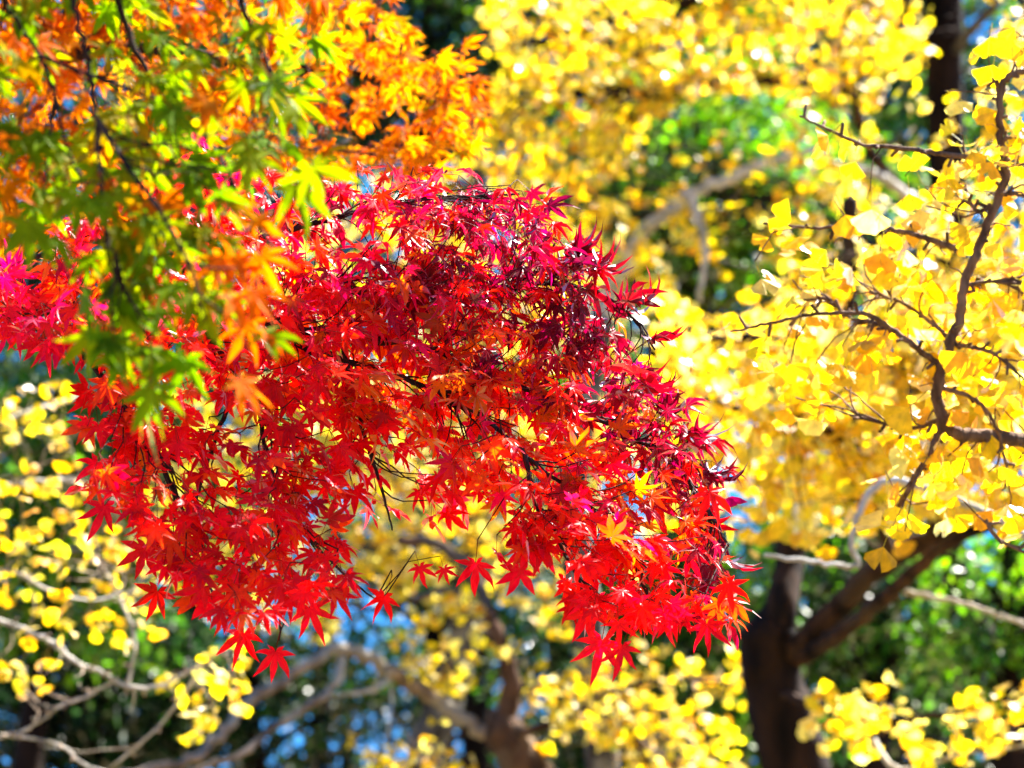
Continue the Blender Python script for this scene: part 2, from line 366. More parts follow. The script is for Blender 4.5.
for x, y in scatter([(400, 200), (510, 195), (580, 265), (612, 345), (705, 455), (722, 600), (640, 470), (520, 330), (420, 270)], 40, 4):
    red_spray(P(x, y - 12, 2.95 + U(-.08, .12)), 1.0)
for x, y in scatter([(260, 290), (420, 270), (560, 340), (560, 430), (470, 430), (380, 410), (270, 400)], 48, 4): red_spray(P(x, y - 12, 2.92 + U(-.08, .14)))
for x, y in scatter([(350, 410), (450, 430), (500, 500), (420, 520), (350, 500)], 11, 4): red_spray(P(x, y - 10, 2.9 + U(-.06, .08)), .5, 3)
# sparse twigs with a few small leaves in the open gap and along the top edge
for x, y in [(415, 478), (440, 455), (405, 440), (380, 455), (432, 500), (455, 470), (380, 185), (420, 182), (455, 200), (510, 185), (540, 205)]:
    red_spray(P(x, y, 2.88 + U(-.04, .04)), .3, 2)
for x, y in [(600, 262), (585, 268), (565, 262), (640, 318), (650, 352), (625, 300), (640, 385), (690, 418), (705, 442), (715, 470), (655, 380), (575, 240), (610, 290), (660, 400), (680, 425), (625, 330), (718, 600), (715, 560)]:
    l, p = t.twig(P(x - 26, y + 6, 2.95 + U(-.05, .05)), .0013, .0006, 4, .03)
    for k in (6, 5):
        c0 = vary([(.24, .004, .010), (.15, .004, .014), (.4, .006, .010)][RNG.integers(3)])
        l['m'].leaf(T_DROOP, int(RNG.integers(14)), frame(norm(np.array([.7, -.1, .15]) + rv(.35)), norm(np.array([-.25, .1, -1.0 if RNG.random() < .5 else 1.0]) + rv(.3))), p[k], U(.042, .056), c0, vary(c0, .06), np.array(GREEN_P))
# single leaves that stand clear of the rest
HERO = [(607, 628, LH, 1.15), (478, 553, LB, .9), (528, 572, LB, .85), (583, 610, LH, 1.0), (280, 645, LF, .9), (240, 622, LE, 1.1), (170, 592, LE, .95), (300, 600, LF, 1.0), (228, 585, LE, 1.0),
        (655, 600, LB, 1.0), (700, 620, A, .95), (522, 205, LC, .85), (480, 437, LB, 1.05), (470, 480, LB, .6), (415, 565, LJ, .6), (440, 570, LJ, .5), (45, 345, LE, .7), (392, 590, LJ, .8), (20, 290, LK, 1.1), (60, 275, LK, 1.1),
        (545, 540, LH, 1.0), (120, 500, LE, 1.0), (150, 545, LE, 1.0), (105, 450, LE, 1.0), (700, 480, A, 1.0), (720, 575, A, .9), (560, 480, LB, 1.0), (630, 640, LH, .9)]
for x, y, l, sc in HERO:
    m = Mesh(); N = P(x, y - 14, 2.77 + U(-.03, .03) + (.16 if y < 300 else 0))
    tw = l['p'][int(np.argmin(np.linalg.norm(l['p'] - N, axis=1)))]
    red_leaf(m, N, x, y, np.array([0, 0, -1.0]), .042 * sc, .3, norm(np.array([U(-.5, .5), -.05, -1])))
    l['m'].tube(np.array([tw, (tw + N) / 2 + rv(.006) + [0, 0, .01], N]), .0010, .0006, 4)
    m.build('leaf', [M_RED], l['ob'], t.base)
t.finish()

# ================================================================== 2. green and orange maple hanging in front, top left
t = Tree('maple_tree', 'green maple turning orange, hanging blurred in front of the red maple', 'maple tree', 'maple trees', (-1.5, 1.88), B_MAPLE, M_MAPLE)
t.twigb = B_TWIGD
t.trunk([(-1.5, 1.88, 0), (-1.47, 1.91, .8), (-1.4, 1.8, 1.6), (-1.25, 1.9, 2.3), (-1.0, 1.91, 2.75)], .075, .03)
tb = np.array([-1.02, 1.91, 2.72])
A0 = t.limb([tb, P(-250, -230, 2.06), P(-60, -160, 2.06), P(70, -110, 2.06), P(220, -90, 2.11), P(330, -60, 2.16)], .016, .004)
A1 = t.limb(W([(20, -130, 2.06), (62, -60, 2.03), (72, 0, 2.01), (88, 60, 2.01), (98, 130, 1.99), (103, 200, 1.97), (112, 250, 1.96), (130, 300, 1.96)]), .0034, .001, 8, jit=.6)
A2 = t.limb(W([(-60, -160, 2.06), (-20, -50, 2.07), (10, 10, 2.07), (38, 55, 2.07), (55, 100, 2.07), (68, 150, 2.08), (85, 185, 2.08)]), .003, .0009, jit=.6)
A3 = t.limb(W([(70, -110, 2.06), (110, -20, 2.09), (140, 60, 2.11), (175, 100, 2.11), (215, 150, 2.09), (250, 215, 2.06), (275, 250, 2.05)]), .004, .001)
A4 = t.limb(W([(220, -90, 2.11), (240, 0, 2.11), (262, 50, 2.11), (275, 100, 2.11), (268, 150, 2.11)]), .0036, .001)
A5 = t.limb(W([(98, 120, 1.99), (130, 170, 1.96), (165, 220, 1.94), (190, 270, 1.93), (205, 320, 1.93)]), .0026, .0009)
A6 = A7 = t.limb(W([(38, 55, 2.07), (90, 75, 2.08), (150, 95, 2.09), (200, 120, 2.11)]), .002, .0008)
A8 = t.limb(W([(55, 100, 2.07), (48, 150, 2.06), (45, 195, 2.05)]), .0018, .0008)
def go_col(x, y):
    g = .8 - .35 * sstep(230, 340, x) - .1 * sstep(60, 0, x)
    if y > 210: g = .9 - .6 * sstep(170, 240, x)
    wv = .5 + .32 * math.sin(x * .031 + y * .017) + .25 * math.sin(y * .043 - x * .012 + 1.3)     # whole twigs turn together
    if .65 * wv + .35 * RNG.random() < g:
        c0 = np.array([(.13, .25, .006), (.17, .28, .007), (.22, .28, .008)][RNG.integers(3)]); c1 = c0 if RNG.random() < .7 else np.array([.5, .21, .007])
    else:
        c0 = np.array([(.7, .15, .005), (.68, .19, .006), (.6, .2, .007)][RNG.integers(3)]); c1 = np.array([.72, .14, .006])
    return vary(c0), vary(c1)
def go_leaf(mesh, node, x, y, out, sc=None):
    c0, c1 = go_col(x, y); toC = norm(CAM - node)
    tip = norm(out * .35 + np.array([.45, 0, -.75]) + rv(.3)); nrm = toC * .7 + np.array([.3, 0, .7]) + rv(.4)
    mesh.leaf(T_FLAT, int(RNG.integers(len(T_FLAT))), frame(tip, nrm), node, sc*.95 if sc else U(.029, .040), c0, c1, np.array([.3, .12, .02]))
def go_spray(T, pairs=2):
    l, p = t.twig(T, .0014, .0006, 4, .03); x, y, d = pix(T); out = norm(p[-1] - p[-2]); side = norm(np.cross(out, [0, 0, 1.0]))
    go_leaf(l['m'], p[-1], x, y, out)
    for k in [6, 4][:pairs]:
        for sg in (-1, 1):
            if RNG.random() < .8: go_leaf(l['m'], p[k], x, y, norm(out * .4 + side * sg))
for x, y in scatter([(-120, -120), (320, -120), (320, 40), (315, 120), (290, 160), (230, 190), (160, 200), (30, 210), (-120, 170)], 62, 5): go_spray(P(x, y - 25, 2.09 + U(-.1, .12)))
for x, y in scatter([(85, 200), (215, 190), (240, 260), (262, 330), (200, 345), (110, 375), (90, 320)], 22, 5): go_spray(P(x, y - 30, 1.97 + U(-.05, .1)), 1 if y > 320 else 2)
for x, y, sc in [(115, 355, .058), (150, 345, .05), (95, 300, .045), (195, 330, .045), (245, 345, .042), (70, 265, .045), (40, 180, .05), (60, 200, .045), (285, 150, .045), (300, 140, .042), (235, 120, .045)]:
    l, B, _ = t.near(P(x, y, 1.94)); m = Mesh(); N = P(x, y, 1.94 + U(-.02, .05))
    go_leaf(m, N, x, y, np.array([.1, 0, -1.0]), sc); l['m'].tube(np.array([B, (B + N) / 2 + rv(.008), N]), .0011, .0007, 4)
    m.build('leaf', [M_MAPLE], l['ob'], t.base)
t.finish()

# ================================================================== 3. orange maple behind it
t = Tree('maple_tree', 'orange maple behind the green one, its soft leaves reaching right above the red spray', 'maple tree', 'maple trees', (-2.6, 4.6), B_MAPLE, M_MAPLE)
t.twigb = B_TWIGD
t.trunk([(-2.6, 4.6, 0), (-2.55, 4.6, 1.0), (-2.45, 4.55, 1.9), (-2.25, 4.5, 2.7), (-2.1, 4.5, 3.4)], .1, .04)
t.limb([np.array([-2.3, 4.52, 2.55]), P(-350, 60, 4.5), P(-150, 40, 4.5), P(0, 60, 4.5), P(130, 50, 4.4), P(250, 65, 4.4), P(340, 70, 4.4), P(400, 90, 4.4), P(455, 110, 4.4)], .025, .003)
t.limb([P(0, 60, 4.5), P(90, 0, 4.6), P(200, -40, 4.6), P(300, -30, 4.6), P(370, 0, 4.6), P(410, 60, 4.6)], .01, .002)
t.limb([P(-150, 40, 4.5), P(-60, 120, 4.4), P(40, 150, 4.4), P(140, 145, 4.4), P(240, 150, 4.4), P(330, 150, 4.5), P(400, 160, 4.5)], .01, .002)
t.limb([P(-60, 120, 4.4), P(-20, 190, 4.3), P(10, 225, 4.3), P(30, 260, 4.3)], .006, .002)
OR = [(-150, -120), (330, -120), (385, -30), (395, 20), (435, 45), (472, 80), (478, 125), (455, 150), (430, 170), (400, 175), (330, 165), (200, 165), (80, 200), (40, 260), (-20, 260), (-150, 200)]
for x, y in scatter(OR, 400, 4):
    T = P(x, y - 8, 4.45 + U(-.25, .3)); l, p = t.twig(T, .002, .0008, 3, .03); out = norm(p[-1] - p[-2]); side = norm(np.cross(out, [0, 0, 1.0])); toC = norm(CAM - T)
    for k, dv in ((6, out), (6, side), (6, -side), (4, side), (4, -side)):
        if RNG.random() < .15: continue
        c = [(.70, .18, .004), (.70, .23, .006), (.66, .14, .004), (.70, .30, .008), (.3, .24, .01)][RNG.choice(5, p=[.36, .28, .16, .14, .06])]
        if x > 330 and RNG.random() < .4: c = (.72, .27, .008)
        c0 = vary(c); c1 = vary(c)
        l['m'].leaf(T_FLAT, int(RNG.integers(10)), frame(norm(dv * .5 + np.array([.3, 0, -.6]) + rv(.4)), toC * .7 + np.array([0, 0, .7]) + rv(.45)), p[k], U(.032, .045), c0, c1, np.array([.4, .1, .02]))
t.finish()

# ================================================================== ginkgo helpers
YEL = [(.92, .70, .06), (.92, .62, .035), (.92, .77, .20), (.88, .46, .025), (.66, .63, .06)]
def gin_col(p=(.42, .26, .2, .08, .04)): return np.array(YEL[RNG.choice(5, p=p)])
def gin_cluster(mesh, node, out, n, sz, tpl, spread=.9, face=.5, pal=(.42, .26, .2, .08, .04)):
    toC = norm(CAM - node)
    for _ in range(n):
        tip = norm(out * .5 + np.array([0, 0, -.5]) + rv(spread * .6)); nrm = toC * face + np.array([0, 0, .7]) + rv(.6)
        c = vary(gin_col(pal), .1); mesh.leaf(tpl, int(RNG.integers(len(tpl))), frame(tip, nrm), node + (rv(sz * .5) if tpl is T_GLO else rv(.004)), sz * U(.75, 1.2), c, vary(c, .05), np.array([.5, .45, .08]))
def gin_mass(t, poly, n, d0, d1, per, sz, tpl=T_GLO, tw=.004, spread=1.0, pal=(.42, .26, .2, .08, .04), tries=3, jit=.0):
    for x, y in scatter(poly, n, tries):
        T = P(x, y, U(d0, d1)); l, p = t.twig(T, tw, tw * .4, 3, .02, 1); out = norm(p[-1] - p[-2])
        gin_cluster(l['m'], p[-1], out, per, sz, tpl, spread, pal=pal)
        if per > 3: gin_cluster(l['m'], p[-3], out, per // 2, sz, tpl, spread, pal=pal)
def spurs(l, step, ln, r):
    p = l['p']; 
    for i in range(2, len(p) - 1, step):
        tg = norm(p[i + 1] - p[i - 1]); s = norm(np.cross(tg, rv())); s = norm(s + tg * .35)
        l['m'].tube(np.array([p[i], p[i] + s * ln * .6, p[i] + s * ln]), r, r * .95, 6)
        yield p[i] + s * ln, s

# ================================================================== 4. near ginkgo at the right
t = Tree('ginkgo_tree', 'nearest ginkgo whose thin knobbly branch with yellow fan leaves rises along the right edge', 'ginkgo tree', 'ginkgo trees', (1.7, 3.4), B_GINKGO, M_GINKGO)
t.trunk([(1.7, 3.4, 0), (1.68, 3.42, .7), (1.62, 3.45, 1.4), (1.55, 3.5, 2.4), (1.5, 3.55, 3.4)], .09, .04)
S = 3.45
N0 = t.limb([np.array([1.64, 3.44, 1.25]), P(1250, 480, 3.6), P(1100, 452, 3.55), P(1000, 437, 3.48), P(955, 432, S), P(940, 410, S), P(940, 372, S), P(958, 322, S), P(965, 280, S), P(986, 230, S), P(1005, 175, S), P(1000, 130, S), P(1004, 82, S), P(1030, 66, S), P(1060, 20, S)], .0125, .0038, 10, jit=.16)
NB = [W([(1004, 176, S), (975, 160, S), (930, 152, S - .02), (890, 147, S - .03), (860, 144, S - .03), (830, 130, S - .02), (800, 116, S)]),
      W([(955, 248, S), (928, 239, S), (895, 230, S), (850, 226, S + .02), (810, 228, S + .02), (764, 223, S + .03)]),
      W([(942, 368, S), (915, 347, S), (893, 330, S), (868, 315, S - .02), (840, 313, S - .02), (805, 316, S), (765, 324, S), (730, 332, S + .03)]),
      W([(893, 330, S), (872, 322, S + .03), (850, 318, S + .05), (830, 300, S + .06), (805, 300, S + .06)]),
      W([(960, 348, S), (925, 318, S + .05), (900, 302, S + .08), (870, 293, S + .08)]),
      W([(942, 388, S), (975, 400, S - .02), (995, 425, S - .02), (1004, 455, S), (1010, 478, S)]),
      W([(958, 345, S), (985, 350, S), (1005, 362, S), (1040, 395, S)]),
      W([(966, 285, S), (990, 282, S), (1030, 285, S + .02)]), W([(1003, 140, S), (1020, 134, S), (1060, 120, S)]),
      W([(1000, 164, S), (1018, 165, S - .02), (1050, 160, S - .02)]), W([(995, 195, S), (1012, 194, S), (1040, 200, S)]), W([(1000, 105, S), (997, 85, S), (992, 78, S)]),
       W([(990, 205, S), (980, 212, S), (970, 204, S), (962, 200, S)]),
      W([(985, 520, S), (1000, 540, S), (1040, 560, S)]), W([(938, 420, S), (915, 428, S + .03), (890, 425, S + .04), (850, 415, S + .06)])]
t.limb(W([(944, 418, S), (936, 440, S), (924, 463, S), (908, 490, S + .05), (895, 512, S + .1)]), .0068, .0035, 9, jit=.2, name='branch')
for k, b in enumerate(NB): t.limb(b, .0052 if k < 3 else .0036, .0018, 7, jit=.18, name='branch')
big = t.limbs[0]
for l in t.limbs:
    for e, s in spurs(l, 4 if l is big else 5, U(.010, .02), .0026):
        if RNG.random() < (.35 if l is big else .5): gin_cluster(l['m'], e, s, int(RNG.integers(1, 3)), .030, T_GIN, 1.0, .6, (.24, .34, .12, .28, .02))
NEAR = [(1000, -60), (1090, -60), (1090, 540), (900, 500), (860, 430), (790, 400), (760, 330), (800, 250), (880, 220), (950, 165), (985, 90)]
for x, y in scatter(NEAR, 190, 4):
    T = P(x, y, S + U(.04, .5))
    if min(np.linalg.norm(l['p'] - T, axis=1).min() for l in t.limbs) > .16: T = P(x, y, S + U(.03, .14))
    if min(np.linalg.norm(l['p'] - T, axis=1).min() for l in t.limbs) > .12: continue
    l, p = t.twig(T, .0018, .0012, 4, .02, 1); gin_cluster(l['m'], p[-1], norm(p[-1] - p[-2]), int(RNG.integers(1, 4)), .030, T_GIN, 1.0, .6, (.24, .34, .12, .28, .02))
for x, y in [(990, 40), (1015, 45), (960, 148), (1000, 160), (870, 205), (905, 190), (925, 200), (835, 215), (855, 165), (945, 105), (893, 540), (905, 545), (800, 290), (755, 275), (880, 265), (1010, 240), (980, 345), (870, 370), (920, 400), (1000, 430)]:
    m = Mesh(); N = P(x, y - 14, S + U(-.08, .05)); l, B, _ = t.near(N, 0)
    gin_cluster(m, N, np.array([0, 0, -1.0]), 1, .034, T_GIN, .6, 1.2, (.2, .4, .1, .3, 0)); l['m'].tube(np.array([B, (B + N) / 2 + rv(.006) + [0, 0, .01], N]), .0012, .0009, 4)
    m.build('leaf', [M_GINKGO], l['ob'], t.base)
t.finish()

# ================================================================== 5. dark trunked ginkgo, lower right
b = P(785, 780, 7.2)
t = Tree('ginkgo_tree', 'dark trunked ginkgo forking low at the lower right under a dense bright yellow crown', 'ginkgo tree', 'ginkgo trees', b[:2], B_BROWN, M_GINKGO)
t.bark = B_DARK
t.trunk([(b[0] + .1, b[1], 0), (b[0] + .06, b[1], .8), P(806, 860, 7.2), P(798, 780, 7.2), P(782, 720, 7.2), P(770, 665, 7.2), P(768, 630, 7.2)], .125, .085)
t.bark = B_BROWN
q = 7.2
t.limb(W([(770, 668, q), (782, 610, q), (790, 560, q + .1), (798, 510, q + .1), (815, 440, q + .1), (830, 360, q), (850, 280, q), (850, 200, q)]), .055, .025, 12, sub=5, jit=.1)
t.limb(W([(780, 660, q), (815, 630, q - .1), (850, 595, q - .2), (890, 560, q - .4), (930, 540, q - .6), (985, 518, q - .8), (1060, 470, q - .9), (1120, 380, q - .9)]), .04, .022, 12, sub=5, jit=.1)
t.limb(W([(790, 665, q), (830, 640, q - .2), (870, 610, q - .4), (905, 580, q - .6), (940, 550, q - .8), (1000, 520, q - 1.0), (1090, 500, q - 1.1)]), .028, .014, 10, sub=5, jit=.12)
t.limb(W([(890, 560, q - .4), (880, 500, q - .8), (860, 450, q - 1.1), (800, 420, q - 1.3), (740, 410, q - 1.4), (690, 390, q - 1.4)]), .02, .004, 7)
t.limb(W([(930, 540, q - .6), (950, 470, q - .9), (930, 400, q - 1.1), (870, 360, q - 1.2), (790, 340, q - 1.2), (710, 340, q - 1.2)]), .02, .004, 7)
t.limb(W([(1060, 470, q - .9), (1050, 380, q - 1), (1010, 320, q - 1), (960, 270, q - 1), (900, 255, q - .9), (840, 270, q - .8)]), .02, .005, 7)
t.limb(W([(1120, 380, q - .9), (1110, 250, q - 1), (1080, 150, q - 1), (1040, 60, q - 1), (1010, -40, q - 1)]), .025, .006, 7)
t.limb(W([(772, 690, q), (800, 700, q - .2), (840, 715, q - .4), (870, 735, q - .6), (900, 720, q - .8), (940, 715, q - .9), (1000, 700, q - 1), (1060, 690, q - 1)]), .016, .004, 7)
t.limb(W([(870, 735, q - .6), (900, 770, q - .7), (960, 755, q - .8), (1030, 745, q - .9)]), .01, .003, 7, bark=B_PALE)
t.limb(W([(905, 592, q - .5), (950, 600, q - .6), (990, 612, q - .7), (1040, 630, q - .8)]), .009, .005, 7, bark=B_PALE)
t.limb(W([(1060, 560, 5.0), (1000, 520, 5.0), (900, 480, 5.0), (864, 503, 5.0), (852, 545, 5.0), (858, 566, 5.0), (820, 563, 5.0), (765, 556, 5.0)]), .011, .004, 7, bark=B_PALE)
M1 = [(655, 300), (720, 315), (800, 310), (860, 330), (930, 260), (1024, 240), (1150, 230), (1150, 520), (1024, 505), (960, 515), (900, 495), (850, 485), (790, 495), (745, 495), (720, 460), (695, 420), (650, 370)]
gin_mass(t, M1, 450, 5.7, 6.7, 6, .034)
gin_mass(t, [(995, -60), (1150, -60), (1150, 250), (960, 300), (860, 300), (800, 310), (840, 250), (930, 200), (985, 150)], 90, 6.0, 6.9, 5, .034)
gin_mass(t, [(800, 705), (830, 690), (870, 688), (910, 690), (915, 720), (870, 745), (820, 735)], 22, 6.3, 6.9, 4, .032)
gin_mass(t, [(905, 745), (925, 705), (960, 700), (1040, 685), (1120, 690), (1120, 745), (1040, 725), (990, 750), (940, 768)], 32, 6.1, 6.6, 4, .032)
gin_mass(t, [(700, 530), (770, 505), (850, 500), (900, 505), (880, 530), (830, 530), (760, 545), (720, 555)], 16, 5.6, 6.5, 4, .04)
t.finish()

# ================================================================== 6. tall ginkgo with dark trunk at the top right
b = P(1012, 768, 10.5)
t = Tree('ginkgo_tree', 'tall ginkgo with a thick dark trunk at the top right and a bare bough', 'ginkgo tree', 'ginkgo trees', b[:2], B_DARK, M_GINKGO)
q = 10.5
t.trunk([(b[0], b[1], 0), P(1012, 790, q), P(992, 690, q), P(970, 620, q), P(950, 555, q), P(946, 400, q), P(950, 250, q), P(946, 120, q), P(944, 0, q), P(940, -150, q), P(930, -300, q)], .08, .08)
t.limb(W([(950, 215, q), (905, 190, q - .3), (870, 150, q - .6), (858, 115, q - .8), (850, 92, q - .9), (790, 82, q - 1), (720, 84, q - 1), (640, 92, q - 1.1), (560, 95, q - 1.2), (510, 100, q - 1.2)]), .032, .008, 9, jit=.1, bark=B_BROWN)
t.limb(W([(852, 94, q - .9), (868, 62, q - .9), (888, 38, q - .9), (905, 10, q - .9), (910, -60, q - .9)]), .02, .01, 8, bark=B_BROWN)
t.limb(W([(952, 250, q), (900, 240, q - .3), (830, 200, q - .6), (790, 195, q - .7), (760, 230, q - .8)]), .02, .005, 8)
t.limb(W([(944, 0, q), (860, -40, q - .5), (760, -20, q - .9), (660, 10, q - 1), (580, 30, q - 1.1), (510, 50, q - 1.2)]), .03, .006, 8)
t.limb(W([(955, 245, q), (930, 215, q - .4), (890, 182, q - .7), (850, 166, q - .9)]), .035, .018, 9, bark=B_PALE)
t.limb(W([(946, 60, q), (1000, 0, q - .3), (1060, -60, q - .3)]), .03, .01, 8, bark=B_GREY)
M2 = [(490, -50), (900, -50), (905, 20), (890, 80), (860, 110), (800, 85), (740, 90), (690, 85), (640, 130), (610, 200), (600, 260), (560, 260), (510, 240), (490, 180), (480, 135), (500, 80), (485, 30)]
gin_mass(t, M2, 560, 8.6, 11.6, 5, .037, tw=.005, pal=(.3, .38, .06, .2, .06))
gin_mass(t, [(600, 230), (680, 190), (700, 240), (620, 290)], 7, 8.9, 9.2, 4, .034, tw=.003)
gin_mass(t, [(890, 20), (955, -20), (965, 110), (935, 160), (895, 130)], 12, 9.2, 9.8, 4, .036, tw=.003)
gin_mass(t, [(590, 200), (640, 200), (660, 250), (690, 310), (640, 310), (590, 270)], 26, 9.2, 10.4, 4, .04, tw=.004)
gin_mass(t, [(760, 140), (880, 130), (880, 300), (790, 300)], 40, 9.0, 9.9, 5, .04, tw=.004)
t.finish()

# ================================================================== 7. pale branched ginkgo, lower left
t = Tree('ginkgo_tree', 'pale branched ginkgo at the lower left with sparse yellow leaves around a bare white bough', 'ginkgo tree', 'ginkgo trees', (-2.6, 6.2), B_PALE, M_GINKGO)
t.trunk([(-2.6, 6.2, 0), (-2.58, 6.2, .8), (-2.5, 6.2, 1.6), (-2.4, 6.25, 2.6), (-2.35, 6.3, 3.6)], .1, .05)
q = 6.0
L0 = t.limb([np.array([-2.5, 6.2, 1.7]), P(-200, 560, q), P(-60, 600, q), P(0, 621, q), P(45, 638, q), P(75, 662, q), P(100, 672, q), P(125, 685, q), P(150, 688, q), P(180, 676, q), P(205, 660, q), P(225, 650, q)], .0072, .0042, 8, jit=.3)
t.limb(W([(118, 678, q), (90, 695, q), (60, 706, q), (45, 718, q), (20, 732, q), (0, 738, q), (-40, 750, q)]), .004, .0028, 7)
t.limb(W([(205, 660, q), (180, 700, q + .1), (150, 735, q + .1), (110, 768, q + .2)]), .0045, .003, 7)
t.limb(W([(0, 735, q), (40, 740, q), (65, 748, q), (85, 765, q), (120, 775, q)]), .004, .003, 7)
t.limb(W([(95, 555, q), (110, 580, q), (125, 610, q), (135, 640, q), (132, 665, q), (128, 684, q)]), .003, .004, 6)
t.limb([np.array([-2.45, 6.22, 2.2]), P(-150, 440, q), P(-60, 470, q), P(0, 486, q + .2), P(60, 480, q + .3), P(120, 500, q + .4)], .012, .003, 7)
t.limb([np.array([-2.42, 6.24, 2.4]), P(-150, 360, q), P(-40, 345, q + .4), P(20, 330, q + .6), P(60, 320, q + .7)], .016, .010, 7)
t.limb(W([(-150, 440, q), (-60, 420, q + .3), (0, 420, q + .5), (40, 408, q + .6), (90, 395, q + .7)]), .010, .006, 7)
t.limb(W([(-60, 600, q), (0, 570, q), (50, 590, q), (90, 600, q + .1), (140, 590, q + .2)]), .006, .002, 6)
for l in t.limbs[:6]:
    for e, s in spurs(l, 6, .02, .004): pass
t.twigb = B_TAN
for _ in range(16):
    x, y = U(-60, 240), U(560, 775); t.twig(P(x, y, q + U(-.2, .6)), .0035, .0015, 4, .03)
LL = [(-140, 380), (60, 380), (95, 430), (120, 520), (160, 560), (160, 620), (125, 640), (80, 620), (60, 660), (40, 690), (10, 690), (-10, 650), (-140, 640)]
gin_mass(t, LL, 120, 5.7, 6.7, 3, .031, T_GIN, .0025, pal=(.22, .4, .0, .28, .1))
gin_mass(t, [(195, 655), (230, 640), (250, 650), (245, 690), (205, 712), (195, 690)], 11, 5.9, 6.2, 3, .032, T_GIN, .002, pal=(.45, .32, .06, .1, .07))
gin_mass(t, [(160, 700), (205, 690), (205, 725), (175, 735)], 3, 5.9, 6.2, 2, .042, T_GIN, .002, pal=(.45, .32, .06, .1, .07))
t.finish()

# ================================================================== 8. low forking ginkgo in the bottom middle
b = P(515, 760, 9.0)
t = Tree('ginkgo_tree', 'low forking ginkgo at the bottom middle with a long pale bough stretching left', 'ginkgo tree', 'ginkgo trees', b[:2], B_WARM, M_GINKGO)
q = 9.0
t.trunk([(b[0] + .05, b[1], 0), (b[0] + .03, b[1], .9), P(530, 850, q), P(535, 790, q), P(515, 750, q), P(500, 725, q)], .11, .075)
t.limb(W([(508, 742, q), (470, 725, q), (430, 695, q), (395, 675, q - .1), (365, 655, q - .2), (330, 650, q - .3), (290, 675, q - .4), (250, 700, q - .5), (220, 735, q - .6), (190, 760, q - .7), (120, 775, q - .8)]), .032, .016, 10, jit=.25, sub=5, bark=B_TAN)
t.limb(W([(503, 730, q), (512, 690, q), (505, 655, q), (495, 630, q), (485, 600, q + .1), (470, 570, q + .2), (440, 545, q + .3), (400, 540, q + .4)]), .042, .02, 10, jit=.1, sub=5)
t.limb(W([(345, 650, q - .25), (330, 690, q - .4), (300, 710, q - .5), (270, 730, q - .6), (240, 755, q - .7), (190, 770, q - .8)]), .018, .010, 8, bark=B_TAN)
t.limb(W([(395, 675, q - .1), (372, 690, q - .2), (340, 695, q - .2), (310, 700, q - .2)]), .011, .006, 7, bark=B_PALE)
t.limb(W([(490, 615, q), (450, 590, q - .2), (420, 598, q - .3), (380, 608, q - .3), (345, 605, q - .3)]), .016, .008, 8)
t.limb(W([(505, 740, q), (560, 720, q - .2), (620, 690, q - .3), (690, 680, q - .4), (750, 690, q - .4)]), .02, .005, 8)
t.limb(W([(372, 690, q - .2), (385, 670, q - .3), (392, 700, q - .3), (386, 740, q - .4), (378, 775, q - .4)]), .004, .005, 6, bark=B_PALE)
t.limb(W([(620, 690, q - .3), (640, 740, q - .3), (690, 770, q - .3)]), .01, .004, 6)
t.limb(W([(470, 725, q), (430, 760, q - .2), (390, 780, q - .2)]), .01, .004, 6)
gin_mass(t, [(540, 690), (575, 660), (640, 645), (700, 665), (745, 655), (745, 720), (740, 820), (640, 820), (600, 740), (560, 760)], 100, 8.4, 9.4, 5, .034)
gin_mass(t, [(400, 595), (455, 585), (490, 610), (480, 680), (440, 700), (400, 670)], 28, 8.6, 9.3, 4, .034)
gin_mass(t, [(345, 745), (450, 735), (470, 760), (470, 810), (350, 810)], 30, 8.4, 9.0, 4, .034)
gin_mass(t, [(500, 640), (560, 650), (560, 760), (520, 720)], 9, 8.6, 9.2, 3, .04)
t.finish()

# ================================================================== 9. yellow ginkgo behind the red maple
b = P(420, 790, 11)
t = Tree('ginkgo_tree', 'slim grey ginkgo leaning right behind the low forking one, yellow crown behind the red leaves', 'ginkgo tree', 'ginkgo trees', b[:2], B_GREY, M_GINKGO)
q = 11
t.trunk([(b[0], b[1], 0), P(424, 790, q), P(440, 720, q), P(455, 670, q), P(465, 620, q), P(478, 540, q), P(485, 400, q), P(480, 250, q), P(470, 100, q)], .1, .05)
for k in range(9):
    y0 = 620 - k * 40; sg = 1 if k % 2 else -1
    t.limb(W([(475, y0 - 40, q), (475 + sg * 100, y0 - 70, q - .3), (475 + sg * 190, y0 - 90, q - .4), (475 + sg * (280 if sg > 0 else 420), y0 - 70, q - .5)]), .022, .006, 7)
gin_mass(t, [(150, 360), (300, 380), (500, 400), (720, 400), (740, 500), (640, 560), (560, 640), (470, 560), (430, 600), (360, 580), (330, 640), (260, 630), (180, 600), (130, 540)], 380, 10.0, 11.8, 5, .036, tw=.005)
gin_mass(t, [(240, 230), (420, 200), (560, 290), (660, 400), (600, 480), (400, 400), (250, 380)], 150, 10, 11.4, 5, .042, tw=.005)
gin_mass(t, [(330, 380), (480, 380), (500, 520), (440, 600), (350, 560)], 70, 10, 11.4, 5, .042, tw=.005)
gin_mass(t, [(330, 180), (480, 160), (560, 240), (640, 330), (540, 330), (400, 260)], 70, 10.2, 11.4, 5, .042, tw=.005)
t.finish()

